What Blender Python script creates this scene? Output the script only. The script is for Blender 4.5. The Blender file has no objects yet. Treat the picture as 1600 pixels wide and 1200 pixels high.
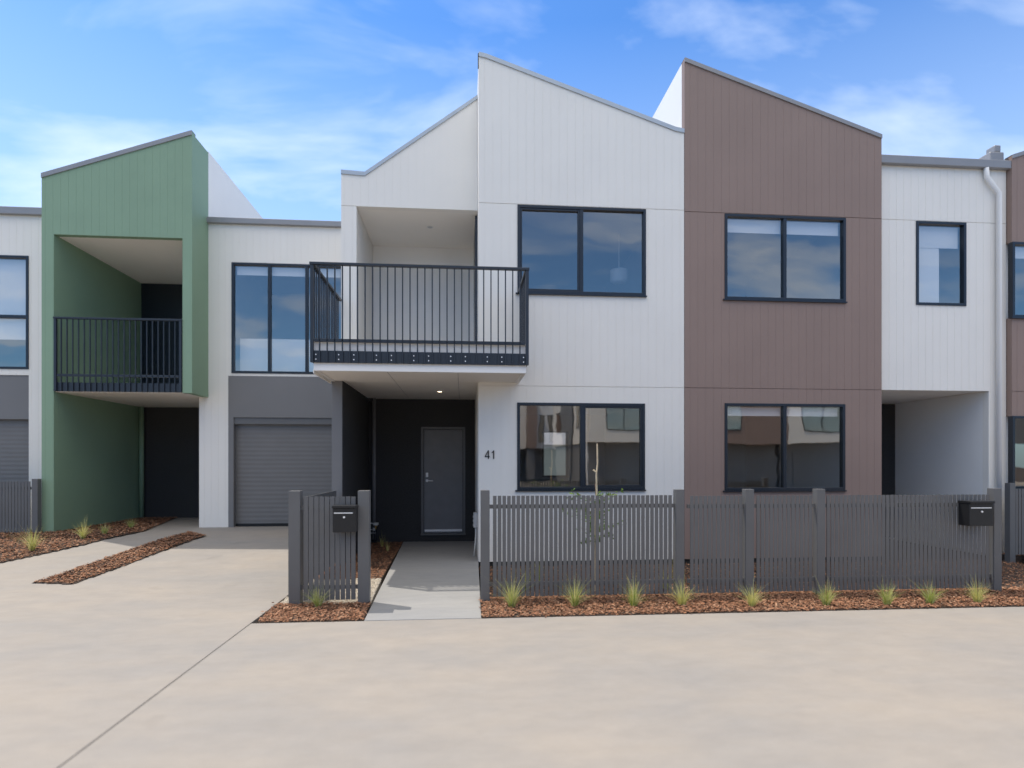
import bpy, math, random
from mathutils import Vector, noise as mnoise
random.seed(7)
R = math.radians
scene = bpy.context.scene
C = scene.collection

# ------------------------------------------------------------------ camera calibration
F, YAW, EYE, HY = 914.0, R(4.753), 1.55, 725.0
def PX(px, Y):                       # photo column -> X on the plane y = Y
    return Y * math.tan(YAW + math.atan((px - 800) / F))
def PZ(py, X, Y):                    # photo row -> Z of the point above (X, Y)
    return EYE + (HY - py) * (Y * math.cos(YAW) + X * math.sin(YAW)) / F
def XZ(px, py, Y):
    x = PX(px, Y); return x, PZ(py, x, Y)
def GP(px, py, g=0.0):               # photo pixel -> point on ground height g
    zc = (EYE - g) * F / (py - HY)
    t = YAW + math.atan((px - 800) / F)
    Y = zc / (math.cos(YAW) + math.tan(t) * math.sin(YAW))
    return Y * math.tan(t), Y
def ramp(Y):                         # rising drive on the left
    t = min(1, max(0, (Y - 7.0) / 4.3)); return 0.3 * t
def GR(px, py):
    g = 0
    for _ in range(30):
        x, y = GP(px, py, g); g = .5 * g + .5 * ramp(y)
    return x, y

# ------------------------------------------------------------------ materials
def mat(name, col, rough=.6, metal=0, var=.04, scale=3, bump=0, bscale=60, spec=.5, coat=0):
    m = bpy.data.materials.new(name); m.use_nodes = True
    nt = m.node_tree; N = nt.nodes; L = nt.links
    b = N['Principled BSDF']
    b.inputs['Roughness'].default_value = rough; b.inputs['Metallic'].default_value = metal
    b.inputs['Specular IOR Level'].default_value = spec
    tc = N.new('ShaderNodeTexCoord')
    n = N.new('ShaderNodeTexNoise'); n.inputs['Scale'].default_value = scale; n.inputs['Detail'].default_value = 5
    L.new(tc.outputs['Object'], n.inputs['Vector'])
    r = N.new('ShaderNodeMapRange'); r.inputs['From Min'].default_value = .3; r.inputs['From Max'].default_value = .7
    r.inputs['To Min'].default_value = 1 - var; r.inputs['To Max'].default_value = 1 + var
    L.new(n.outputs['Fac'], r.inputs['Value'])
    mx = N.new('ShaderNodeVectorMath'); mx.operation = 'SCALE'; mx.inputs[0].default_value = col[:3]
    L.new(r.outputs['Result'], mx.inputs['Scale']); L.new(mx.outputs['Vector'], b.inputs['Base Color'])
    if bump:
        n2 = N.new('ShaderNodeTexNoise'); n2.inputs['Scale'].default_value = bscale; n2.inputs['Detail'].default_value = 4
        L.new(tc.outputs['Object'], n2.inputs['Vector'])
        bp = N.new('ShaderNodeBump'); bp.inputs['Strength'].default_value = bump; bp.inputs['Distance'].default_value = .01
        L.new(n2.outputs['Fac'], bp.inputs['Height']); L.new(bp.outputs['Normal'], b.inputs['Normal'])
    return m

def concrete(name, col, warm=(1.06, 1.0, .92), streak=1.0, amp=.10):
    m = bpy.data.materials.new(name); m.use_nodes = True
    nt = m.node_tree; N = nt.nodes; L = nt.links; b = N['Principled BSDF']
    b.inputs['Roughness'].default_value = .82
    tc = N.new('ShaderNodeTexCoord')
    mp = N.new('ShaderNodeMapping'); mp.inputs['Scale'].default_value = (.55, 1.0 * streak, 1); L.new(tc.outputs['Object'], mp.inputs['Vector'])
    big = N.new('ShaderNodeTexNoise'); big.inputs['Scale'].default_value = .9; big.inputs['Detail'].default_value = 6; big.inputs['Roughness'].default_value = .62
    L.new(mp.outputs['Vector'], big.inputs['Vector'])
    med = N.new('ShaderNodeTexNoise'); med.inputs['Scale'].default_value = 6; med.inputs['Detail'].default_value = 8; med.inputs['Roughness'].default_value = .7
    L.new(mp.outputs['Vector'], med.inputs['Vector'])
    fine = N.new('ShaderNodeTexNoise'); fine.inputs['Scale'].default_value = 140; fine.inputs['Detail'].default_value = 3
    L.new(tc.outputs['Object'], fine.inputs['Vector'])
    cr = N.new('ShaderNodeMix'); cr.data_type = 'RGBA'
    cr.inputs['A'].default_value = (*[c * (1 - amp) for c in col], 1)
    cr.inputs['B'].default_value = (*[c * (1 + amp) * w for c, w in zip(col, warm)], 1)
    rr = N.new('ShaderNodeMapRange'); rr.inputs['From Min'].default_value = .35; rr.inputs['From Max'].default_value = .65
    L.new(big.outputs['Fac'], rr.inputs['Value']); L.new(rr.outputs['Result'], cr.inputs['Factor'])
    a = N.new('ShaderNodeMath'); a.operation = 'MULTIPLY_ADD'; a.inputs[1].default_value = .34; a.inputs[2].default_value = .74
    L.new(med.outputs['Fac'], a.inputs[0])
    f2 = N.new('ShaderNodeMath'); f2.operation = 'MULTIPLY_ADD'; f2.inputs[1].default_value = .22
    L.new(fine.outputs['Fac'], f2.inputs[0]); L.new(a.outputs[0], f2.inputs[2])
    vm = N.new('ShaderNodeVectorMath'); vm.operation = 'SCALE'
    L.new(cr.outputs['Result'], vm.inputs[0]); L.new(f2.outputs[0], vm.inputs['Scale']); L.new(vm.outputs['Vector'], b.inputs['Base Color'])
    sp = N.new('ShaderNodeTexNoise'); sp.inputs['Scale'].default_value = 2.3; sp.inputs['Detail'].default_value = 2; L.new(tc.outputs['Object'], sp.inputs['Vector'])
    sr = N.new('ShaderNodeMapRange'); sr.inputs['From Min'].default_value = .68; sr.inputs['From Max'].default_value = .80; sr.inputs['To Min'].default_value = 1; sr.inputs['To Max'].default_value = .88
    L.new(sp.outputs['Fac'], sr.inputs['Value'])
    vm2 = N.new('ShaderNodeVectorMath'); vm2.operation = 'SCALE'; L.new(vm.outputs['Vector'], vm2.inputs[0]); L.new(sr.outputs['Result'], vm2.inputs['Scale']); L.new(vm2.outputs['Vector'], b.inputs['Base Color'])
    bp = N.new('ShaderNodeBump'); bp.inputs['Strength'].default_value = .35; bp.inputs['Distance'].default_value = .005
    L.new(med.outputs['Fac'], bp.inputs['Height']); L.new(bp.outputs['Normal'], b.inputs['Normal'])
    return m

def glass(name, refl=.16, tint=(.75, .8, .85)):
    m = bpy.data.materials.new(name); m.use_nodes = True
    nt = m.node_tree; N = nt.nodes; L = nt.links; N.remove(N['Principled BSDF'])
    out = [n for n in N if n.type == 'OUTPUT_MATERIAL'][0]
    g = N.new('ShaderNodeBsdfGlossy'); g.inputs['Roughness'].default_value = 0.0; g.inputs['Color'].default_value = (1, .91, .79, 1)
    t = N.new('ShaderNodeBsdfTransparent'); t.inputs['Color'].default_value = (*tint, 1)
    lw = N.new('ShaderNodeLayerWeight'); lw.inputs['Blend'].default_value = .5
    fr = N.new('ShaderNodeMath'); fr.operation = 'POWER'; fr.inputs[1].default_value = 4.0; L.new(lw.outputs['Facing'], fr.inputs[0])
    ad = N.new('ShaderNodeMath'); ad.operation = 'MULTIPLY_ADD'; ad.inputs[1].default_value = .7; ad.inputs[2].default_value = refl
    ad.use_clamp = True
    L.new(fr.outputs[0], ad.inputs[0])
    # very slight waviness of float glass
    tc = N.new('ShaderNodeTexCoord'); n = N.new('ShaderNodeTexNoise'); n.inputs['Scale'].default_value = 1.3
    L.new(tc.outputs['Object'], n.inputs['Vector'])
    bp = N.new('ShaderNodeBump'); bp.inputs['Strength'].default_value = .22; bp.inputs['Distance'].default_value = .01
    L.new(n.outputs['Fac'], bp.inputs['Height']); L.new(bp.outputs['Normal'], g.inputs['Normal'])
    mx = N.new('ShaderNodeMixShader')
    L.new(ad.outputs[0], mx.inputs[0]); L.new(t.outputs[0], mx.inputs[1]); L.new(g.outputs[0], mx.inputs[2]); L.new(mx.outputs[0], out.inputs[0])
    return m

def spread(name, cols, rough=.9, spec=.3, trans=0):       # colour varies per loose piece (random per island)
    m = bpy.data.materials.new(name); m.use_nodes = True
    nt = m.node_tree; N = nt.nodes; L = nt.links; b = N['Principled BSDF']
    b.inputs['Roughness'].default_value = rough; b.inputs['Specular IOR Level'].default_value = spec
    g = N.new('ShaderNodeNewGeometry'); cr = N.new('ShaderNodeValToRGB')
    L.new(g.outputs['Random Per Island'], cr.inputs[0]); L.new(cr.outputs[0], b.inputs['Base Color'])
    e = cr.color_ramp.elements
    while len(e) > 1: e.remove(e[-1])
    for i, c in enumerate(cols):
        p = i / (len(cols) - 1)
        if i == 0: e[0].position = 0; e[0].color = (*c, 1)
        else: x = e.new(p); x.color = (*c, 1)
    if trans:
        t = N.new('ShaderNodeBsdfTranslucent'); L.new(cr.outputs[0], t.inputs['Color']); ms = N.new('ShaderNodeMixShader'); ms.inputs[0].default_value = trans
        out = [q for q in N if q.type == 'OUTPUT_MATERIAL'][0]
        L.new(b.outputs[0], ms.inputs[1]); L.new(t.outputs[0], ms.inputs[2]); L.new(ms.outputs[0], out.inputs[0])
    return m

M = {
 'white': mat('white_painted_cladding', (.83, .80, .745), .55, var=.02, scale=1.2, bump=.12, bscale=90),
 'white2': mat('white_painted_panel', (.86, .845, .82), .6, var=.02, scale=1.5),
 'lining': mat('soffit_lining', (.88, .84, .78), .7, var=.02, scale=1.5),
 'brown': mat('brown_painted_cladding', (.28, .198, .165), .6, var=.04, scale=1.2, bump=.12, bscale=90),
 'green': mat('green_painted_cladding', (.235, .35, .235), .6, var=.04, scale=1.2, bump=.12, bscale=90),
 'grey': mat('grey_painted_cladding', (.185, .182, .184), .6, var=.04, scale=1.2, bump=.12, bscale=90),
 'black': mat('black_textured_board', (.05, .05, .051), .75, var=.4, scale=60, bump=.8, bscale=120, spec=.3),
 'door': mat('dark_grey_door_paint', (.20, .20, .205), .5, var=.05, scale=6, bump=.1, bscale=150),
 'frame': mat('dark_aluminium', (.012, .018, .028), .35, var=.05, spec=.5),
 'rail': mat('dark_powder_coated_steel', (.020, .026, .036), .4, var=.06),
 'fence': mat('grey_powder_coated_slats', (.125, .124, .124), .5, var=.08, scale=2),
 'garage': mat('garage_door_sheet', (.17, .165, .162), .5, var=.04),
 'cap': mat('pale_metal_flashing', (.42, .47, .52), .4, metal=.35, var=.04),
 'gutter': mat('grey_metal_gutter', (.28, .28, .29), .45, metal=.2, var=.04),
 'steel': mat('brushed_steel', (.88, .88, .88), .4, metal=.25, var=.02),
 'brass': mat('brass', (.62, .42, .16), .35, metal=1, var=.05),
 'plastic': mat('white_plastic', (.72, .72, .70), .4, var=.02),
 'gplastic': mat('light_grey_plastic', (.5, .5, .5), .4, var=.02),
 'mailbox': mat('black_mailbox_metal', (.013, .013, .014), .35, var=.1, scale=8),
 'plinth': mat('dark_footing', (.03, .028, .026), .9, var=.2, scale=20),
 'soil': mat('dark_soil', (.05, .032, .022), .95, var=.4, scale=30, bump=.5, bscale=80),
 'filler': mat('grey_joint_sealant', (.21, .195, .18), .8, var=.1),
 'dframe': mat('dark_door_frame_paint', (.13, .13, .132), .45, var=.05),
 'pale': mat('pale_sage_render', (.34, .40, .36), .8, var=.05),
 'ink': mat('black_number_plate', (.006, .006, .007), .4, var=0),
 'roof': mat('metal_roof_sheet', (.36, .37, .38), .45, metal=.3, var=.05),
 'inner': mat('indoor_paint', (.55, .55, .54), .8, var=.02),
 'carpet': mat('indoor_floor', (.18, .16, .14), .9, var=.1, scale=20),
 'blind': mat('white_roller_blind', (.85, .85, .84), .8, var=.02),
 'wood': mat('timber_stake', (.62, .50, .33), .7, var=.15, scale=15),
 'bark': mat('young_bark', (.16, .10, .06), .9, var=.3, scale=40),
 'glass': glass('window_glass', .29, (.97, .98, .99)),
 'concrete': concrete('street_concrete', (.268, .25, .232), amp=.065),
 'path': concrete('path_concrete', (.272, .272, .272), warm=(1.02, 1, .96), streak=1.6, amp=.06),
 'mulch': spread('bark_chips', [(.16, .07, .038), (.27, .125, .065), (.36, .18, .10), (.20, .09, .05), (.44, .26, .16), (.11, .055, .035), (.31, .145, .08)]),
 'gravel': spread('pale_gravel', [(.68, .60, .48), (.52, .45, .35), (.76, .70, .6), (.40, .33, .25), (.70, .62, .5)]),
 'blade': spread('grass_blades', [(.18, .28, .04), (.34, .44, .07), (.52, .54, .14), (.72, .66, .34), (.24, .36, .06), (.78, .72, .45), (.20, .30, .09)], .6, trans=.45),
 'bladey': spread('dry_grass_blades', [(.58, .58, .16), (.75, .68, .28), (.38, .46, .09), (.80, .74, .42), (.66, .62, .22)], .6, trans=.45),
 'leaf': spread('young_leaves', [(.10, .20, .04), (.18, .30, .05), (.26, .38, .08), (.09, .17, .04)], .55, trans=.45),
}
def lamp_mat():
    m = bpy.data.materials.new('lit_downlight'); m.use_nodes = True
    b = m.node_tree.nodes['Principled BSDF']; b.inputs['Base Color'].default_value = (.8, .75, .65, 1)
    b.inputs['Emission Color'].default_value = (1, .8, .55, 1); b.inputs['Emission Strength'].default_value = 3
    return m
M['lamp'] = lamp_mat()

# ------------------------------------------------------------------ builders
def tag(o, label=None, cat=None, group=None, kind=None):
    if label: o['label'] = label
    if cat: o['category'] = cat
    if group: o['group'] = group
    if kind: o['kind'] = kind
    return o
def thing(name, loc, label, cat, group=None):
    o = bpy.data.objects.new(name, None); C.objects.link(o); o.location = loc; o.empty_display_size = .2
    return tag(o, label, cat, group)
def origin(o):
    v = Vector((0, 0, 0))
    while o is not None: v += o.location; o = o.parent
    return v

class MB:
    def __init__(s): s.v = []; s.f = []
    def quad(s, *p):
        n = len(s.v); s.v += [tuple(q) for q in p]; s.f.append(tuple(range(n, n + len(p)))); return s
    def box(s, x0, x1, y0, y1, z0, z1):
        n = len(s.v)
        s.v += [(x0, y0, z0), (x1, y0, z0), (x1, y1, z0), (x0, y1, z0), (x0, y0, z1), (x1, y0, z1), (x1, y1, z1), (x0, y1, z1)]
        for q in ((0, 3, 2, 1), (4, 5, 6, 7), (0, 1, 5, 4), (1, 2, 6, 5), (2, 3, 7, 6), (3, 0, 4, 7)): s.f.append(tuple(n + i for i in q))
        return s
    def prism(s, pts, y0, y1):            # pts (x,z) outline, extruded in y
        n = len(s.v); k = len(pts)
        s.v += [(x, y0, z) for x, z in pts] + [(x, y1, z) for x, z in pts]
        s.f.append(tuple(n + i for i in range(k))); s.f.append(tuple(n + k + i for i in reversed(range(k))))
        for i in range(k):
            j = (i + 1) % k; s.f.append((n + i, n + k + i, n + k + j, n + j))
        return s
    def slab(s, pts, z0, z1):             # pts (x,y) outline, extruded in z
        n = len(s.v); k = len(pts)
        s.v += [(x, y, z0 if not callable(z0) else z0(x, y)) for x, y in pts] + [(x, y, z1 if not callable(z1) else z1(x, y)) for x, y in pts]
        s.f.append(tuple(n + i for i in reversed(range(k)))); s.f.append(tuple(n + k + i for i in range(k)))
        for i in range(k):
            j = (i + 1) % k; s.f.append((n + i, n + j, n + k + j, n + k + i))
        return s
    def tube(s, pts, r, seg=10, cap=True):
        pts = [Vector(p) for p in pts]; rs = r if isinstance(r, (list, tuple)) else [r] * len(pts)
        rings = []
        for i, p in enumerate(pts):
            d = (pts[min(i + 1, len(pts) - 1)] - pts[max(i - 1, 0)]).normalized()
            u = d.cross(Vector((0, 0, 1)) if abs(d.z) < .9 else Vector((1, 0, 0))).normalized(); w = d.cross(u)
            n = len(s.v)
            for k in range(seg):
                a = 2 * math.pi * k / seg; s.v.append(tuple(p + (u * math.cos(a) + w * math.sin(a)) * rs[i]))
            rings.append(n)
        for a, b in zip(rings, rings[1:]):
            for k in range(seg):
                j = (k + 1) % seg; s.f.append((a + k, a + j, b + j, b + k))
        if cap:
            s.f.append(tuple(rings[0] + k for k in reversed(range(seg)))); s.f.append(tuple(rings[-1] + k for k in range(seg)))
        return s
    def build(s, name, m, parent=None, bevel=0, smooth=False, recalc=True):
        o0 = origin(parent) if parent else Vector((0, 0, 0))
        me = bpy.data.meshes.new(name); me.from_pydata([tuple(Vector(v) - o0) for v in s.v], [], s.f); me.update()
        if recalc:
            import bmesh
            bm = bmesh.new(); bm.from_mesh(me); bmesh.ops.recalc_face_normals(bm, faces=bm.faces); bm.to_mesh(me); bm.free()
        if smooth: me.polygons.foreach_set('use_smooth', [True] * len(me.polygons))
        me.materials.append(M[m] if isinstance(m, str) else m)
        o = bpy.data.objects.new(name, me); C.objects.link(o)
        if parent: o.parent = parent
        if bevel:
            b = o.modifiers.new('bevel', 'BEVEL'); b.width = bevel; b.segments = 2; b.limit_method = 'ANGLE'
        return o

def ztop(prof, x):
    for (xa, za), (xb, zb) in zip(prof, prof[1:]):
        if x <= xb + 1e-9: return za + (zb - za) * (x - xa) / (xb - xa)
    return prof[-1][1]

def facade(mb, x0, x1, zb, prof, y, holes=(), joints=(), th=.12, pitch=.133, gw=.0045, gd=.003, groove=True, g0=.09):
    ev = {x0, x1}
    for h in holes: ev |= {h[0], h[1]}
    for p in prof: ev.add(p[0])
    gs = []
    if groove:
        g = x0 + g0
        while g < x1 - .05:
            gs.append((g, g + gw)); ev |= {g, g + gw}; g += pitch
    xs = sorted(e for e in ev if x0 - 1e-9 <= e <= x1 + 1e-9)
    xs = [x for i, x in enumerate(xs) if i == 0 or x - xs[i - 1] > 1e-5]
    V = mb.quad
    for a, b in zip(xs, xs[1:]):
        mid = (a + b) / 2; ig = any(g <= mid <= h for g, h in gs)
        ta, tb = ztop(prof, a), ztop(prof, b)
        cuts = [(h[2], h[3]) for h in holes if h[0] - 1e-6 < mid < h[1] + 1e-6]
        iv = [(zb, None)]
        for c0, c1 in sorted(cuts):
            new = []
            for lo, hi in iv:
                H = hi if hi is not None else 1e9
                if c1 <= lo or c0 >= H: new.append((lo, hi)); continue
                if c0 > lo + 1e-6: new.append((lo, c0))
                if c1 < H - 1e-6: new.append((c1, hi))
            iv = new
        fin = []
        for lo, hi in iv:
            cur = lo; H = hi if hi is not None else min(ta, tb)
            for j in joints:
                if cur < j - .005 and j + .005 < H:
                    fin.append((cur, j - .005, 0)); fin.append((j - .005, j + .005, 1)); cur = j + .005
            fin.append((cur, hi, 0))
        for lo, hi, jt in fin:
            d = .012 if jt else (gd if ig else 0)
            ha, hb = (ta, tb) if hi is None else (hi, hi)
            V((a, y + d, lo), (b, y + d, lo), (b, y + d, hb), (a, y + d, ha))
            if ig:
                V((a, y, lo), (a, y + gd, lo), (a, y + gd, ha), (a, y, ha)); V((b, y + gd, lo), (b, y, lo), (b, y, hb), (b, y + gd, hb))
            elif jt:
                V((a, y, lo), (b, y, lo), (b, y + .012, lo), (a, y + .012, lo)); V((a, y + .012, hi), (b, y + .012, hi), (b, y, hi), (a, y, hi))
        for lo, hi in iv:
            ha, hb = (ta, tb) if hi is None else (hi, hi)
            V((b, y + th, lo), (a, y + th, lo), (a, y + th, ha), (b, y + th, hb))
            if hi is None: V((a, y, ta), (b, y, tb), (b, y + th, tb), (a, y + th, ta))
            else: V((a, y, hi), (b, y, hi), (b, y + th, hi), (a, y + th, hi))
            V((a, y + th, lo), (b, y + th, lo), (b, y, lo), (a, y, lo))
    # sides
    for X in (x0, x1):
        mid = X + (1e-4 if X == x0 else -1e-4)
        cs = sorted((h[2], h[3]) for h in holes if h[0] <= mid <= h[1])
        cur = zb; T = ztop(prof, X)
        segs = []
        for c0, c1 in cs:
            if c0 > cur: segs.append((cur, c0))
            cur = max(cur, c1)
        segs.append((cur, T))
        for lo, hi in segs: V((X, y, lo), (X, y + th, lo), (X, y + th, hi), (X, y, hi))
    for h in holes:
        for X in (h[0], h[1]):
            if not (x0 + 1e-4 < X < x1 - 1e-4): continue
            lo = h[2]
            for q in holes:
                if q is not h and (abs(q[0] - X) < 1e-6 or abs(q[1] - X) < 1e-6): lo = max(lo, min(q[3], h[3]))
            if h[3] - lo > .01: V((X, y, lo), (X, y + th, lo), (X, y + th, h[3]), (X, y, h[3]))
    return mb

def flashing(prof, y0, y1, parent, h=.055, m='cap', out=.02):
    mb = MB()
    top = [(x, z + .006) for x, z in prof]; 
    pts = [(x, z - h) for x, z in prof] + [(x, z + .012) for x, z in reversed(prof)]
    n = len(prof)
    for i in range(n - 1):
        (xa, za), (xb, zb) = prof[i], prof[i + 1]
        mb.prism([(xa, za - h), (xb, zb - h), (xb, zb + .012), (xa, za + .012)], y0 - out, y0 - .001)
        mb.quad((xa, y0 - .001, za + .012), (xb, y0 - .001, zb + .012), (xb, y1, zb + .012), (xa, y1, za + .012))
        mb.quad((xa, y1, za - h), (xb, y1, zb - h), (xb, y1, zb + .012), (xa, y1, za + .012))
    return mb.build('roof_flashing', m, parent, recalc=False)

def window(parent, x0, x1, z0, z1, y, mull=(), fw=.045, transom=(), blind=0, label=None, sash=None, sill=True):
    """frame is the window part itself; pane, sill, blind are its sub-parts"""
    fr = MB(); a, b = y - .018, y + .075
    fr.box(x0, x0 + fw, a, b, z0, z1).box(x1 - fw, x1, a, b, z0, z1)
    fr.box(x0 + fw, x1 - fw, a, b, z1 - fw, z1).box(x0 + fw, x1 - fw, a, b, z0, z0 + fw)
    for m_ in mull: fr.box(m_ - .028, m_ + .028, a + .004, b, z0 + fw, z1 - fw)
    for t_ in transom: fr.box(x0 + fw, x1 - fw, a + .008, b - .004, t_ - .03, t_ + .03)
    if sash is not None:                 # an openable sash in one bay: a second, inner frame
        s0, s1 = sash; q = .03
        fr.box(s0, s0 + q, a + .012, b - .008, z0 + fw, z1 - fw).box(s1 - q, s1, a + .012, b - .008, z0 + fw, z1 - fw)
        fr.box(s0 + q, s1 - q, a + .012, b - .008, z1 - fw - q, z1 - fw).box(s0 + q, s1 - q, a + .012, b - .008, z0 + fw, z0 + fw + q)
    w = fr.build('window', 'frame', parent, bevel=.003)
    if label: w['label'] = label
    MB().quad((x0 + fw, y + .03, z0 + fw), (x1 - fw, y + .03, z0 + fw), (x1 - fw, y + .03, z1 - fw), (x0 + fw, y + .03, z1 - fw)).build('pane', 'glass', w, recalc=False)
    if sill: MB().box(x0 - .03, x1 + .01, y - .04, y + .02, z0 - .022, z0 - .001).build('sill', 'frame', w)
    if blind:
        bl = MB(); edges = [x0 + fw] + list(mull) + [x1 - fw]
        for e0, e1 in zip(edges, edges[1:]): bl.box(e0 + .03, e1 - .03, y + .082, y + .086, z1 - blind, z1 - fw - .01)
        bl.build('blind', 'blind', w)
    return w

def room(parent, x0, x1, y0, y1, z0, z1, hole=None, m='inner'):
    """open-fronted room behind a window"""
    mb = MB(); t = .03
    mb.box(x0, x0 + t, y0, y1, z0, z1).box(x1 - t, x1, y0, y1, z0, z1)
    mb.box(x0 + t, x1 - t, y0, y1, z1 - t, z1)
    if hole:
        h0, h1, q0, q1 = hole
        mb.box(x0 + t, h0, y1 - t, y1, z0 + t, z1 - t).box(h1, x1 - t, y1 - t, y1, z0 + t, z1 - t)
        mb.box(h0, h1, y1 - t, y1, z0 + t, q0).box(h0, h1, y1 - t, y1, q1, z1 - t)
    else: mb.box(x0 + t, x1 - t, y1 - t, y1, z0 + t, z1 - t)
    o = mb.build('room', m, parent)
    MB().box(x0 + t, x1 - t, y0, y1 - t, z0, z0 + t).build('room_floor', 'carpet', o)
    return o

def railing(parent, x0, x1, y, zb, z1, side=0, plate=True, rail_z=None, bolts=True):
    w = .045
    mb = MB()
    mb.box(x0 - .03, x1 + .03, y - .03, y + .03, z1 - .035, z1)              # hand rail
    mb.box(x0 + .03, x1 - .03, y - .012, y + .018, rail_z, rail_z + .045)     # lower rail
    for X in (x0, x1): mb.box(X - .022, X + .022, y - .022, y + .022, zb, z1 - .0355)
    if side:
        for X in (x0, x1):
            mb.box(X - .03, X + .03, y + .031, y + side, z1 - .035, z1)
            mb.box(X - .015, X + .015, y + .023, y + side, rail_z, rail_z + .045)
    r = mb.build('railing', 'rail', parent, bevel=.004)
    if plate:
        p = MB().box(x0 + .024, x1 - .024, y + .012, y + .022, zb, zb + .165)
        if side:
            p.box(x0 - .004, x0 + .006, y + .024, y + side, zb, zb + .165).box(x1 - .006, x1 + .004, y + .024, y + side, zb, zb + .165)
        p.build('fixing_plate', 'rail', r)
    n = max(2, round((x1 - x0) / .1015)); step = (x1 - x0) / n
    first = None
    src = MB().box(-.008, .008, -.012, .010, zb + .001, z1 - .036)
    for i in range(1, n):
        X = x0 + i * step
        if first is None:
            first = MB().box(X - .008, X + .008, y - .012, y + .010, zb + .004, z1 - .036).build('baluster', 'rail', r)
        else:
            o = first.copy(); C.objects.link(o); o.parent = r; o.location.x = X - (x0 + step)
    if side:
        ns = round(side / .1015)
        for X in (x0, x1):
            f2 = None
            for i in range(1, ns + 1):
                Y = y + i * side / ns - .05
                if f2 is None:
                    f2 = MB().box(X - .008, X + .008, Y - .008, Y + .008, zb + .004, z1 - .036).build('baluster', 'rail', r); Y0 = Y
                else:
                    o = f2.copy(); C.objects.link(o); o.parent = r; o.location.y = Y - Y0
    if bolts:
        # two bolts above each other beside every second or third bar
        bars = [0, 3, 5, 8, 10, 13, 15, 18, 20, 23, 25, 28]
        b0 = None
        for k in bars:
            for dz in (.045, .11):
                if b0 is None: b0 = MB().tube([(x0 + .5 * step, y + .013, zb + .045), (x0 + .5 * step, y - .002, zb + .045)], .0085, 8).build('bolt', 'steel', r); continue
                o = b0.copy(); C.objects.link(o); o.parent = r; o.location.x = k * step; o.location.z = dz - .045
    return r

def solid_shell(parent, x0, x1, y0, y1, zb, prof, m='white2', t=.1, walls='LRB', roofdrop=.15, name='rear_wall'):
    mb = MB()
    zL, zR = ztop(prof, x0), ztop(prof, x1)
    if 'L' in walls: mb.prism([(x0, zb), (x0 + t, zb), (x0 + t, ztop(prof, x0 + t)), (x0, zL)], y0, y1)
    if 'R' in walls: mb.prism([(x1 - t, zb), (x1, zb), (x1, zR), (x1 - t, ztop(prof, x1 - t))], y0, y1)
    o = mb.build('side_wall', m, parent)
    rf = MB()
    pts = [(x, z) for x, z in prof]
    for (xa, za), (xb, zb_) in zip(pts, pts[1:]):
        xa2, xb2 = max(xa, x0 + t), min(xb, x1 - t)
        if xb2 - xa2 < 1e-3: continue
        A, B = ztop(prof, xa2) - roofdrop, ztop(prof, xb2) - roofdrop
        rf.prism([(xa2, A - .06), (xb2, B - .06), (xb2, B), (xa2, A)], y0, y1 - .1)
    rf.build('roof', 'roof', parent)
    return o

# ================================================================== SETTING
MB().quad((-300, -300, -.25), (300, -300, -.25), (300, 300, -.25), (-300, 300, -.25)).build('ground', 'soil', recalc=False)['kind'] = 'structure'
st = MB(); zt = 0.0; g = .006
JX = -2.06
Yf = GP(750, 966)[1]                # front edge of the garden beds
st.box(JX + g, 60, -30, Yf - g, -.2, zt)
street = st.build('street', 'concrete', bevel=.004); street['kind'] = 'structure'
MB().quad((-60, -30, -.006), (60, -30, -.006), (60, Yf - .01, -.006), (-60, Yf - .01, -.006)).build('joint_filler', 'filler', recalc=False)['kind'] = 'structure'

# driveway on the left, rising to the garages
dr = MB(); ysec = [-30, -10, 0, 3, Yf, 6.3, 7.0, 7.6, 8.4, 9.3, 10.4, 11.3, 12.0, 15.0]
def rz(Y):
    t = min(1, max(0, (Y - 6.9) / 4.4)); return .3 * (t * t * (3 - 2 * t))
ramp = rz
for a, b in zip(ysec, ysec[1:]):
    dr.quad((-60, a, ramp(a)), (JX - g, a, ramp(a)), (JX - g, b, ramp(b)), (-60, b, ramp(b)))
    dr.quad((JX - g, a, -.2), (JX - g, b, -.2), (JX - g, b, ramp(b)), (JX - g, a, ramp(a)))
dr.build('driveway', 'concrete')['kind'] = 'structure'

# path to the front door of the white house
pl0, pr0 = PX(582, 6.6), PX(748, 6.6)
path_pts = [(-.95, Yf), (.18, Yf), (.235, 11.8), (-1.19, 11.8)]
MB().slab([(-.98, Yf + g), (.18, Yf + g), (.236, 9.3), (.236, 11.79), (-1.19, 11.79)], -.2, .002).build('path', 'path', bevel=.004)['kind'] = 'structure'
# concrete to the right of the fences
xr0 = 9.30
MB().slab([(9.05, 5.98 + g), (60, 5.98 + g), (60, 9.0), (9.30, 9.0)], -.2, .0).build('right_path', 'path', bevel=.004)['kind'] = 'structure'

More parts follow.
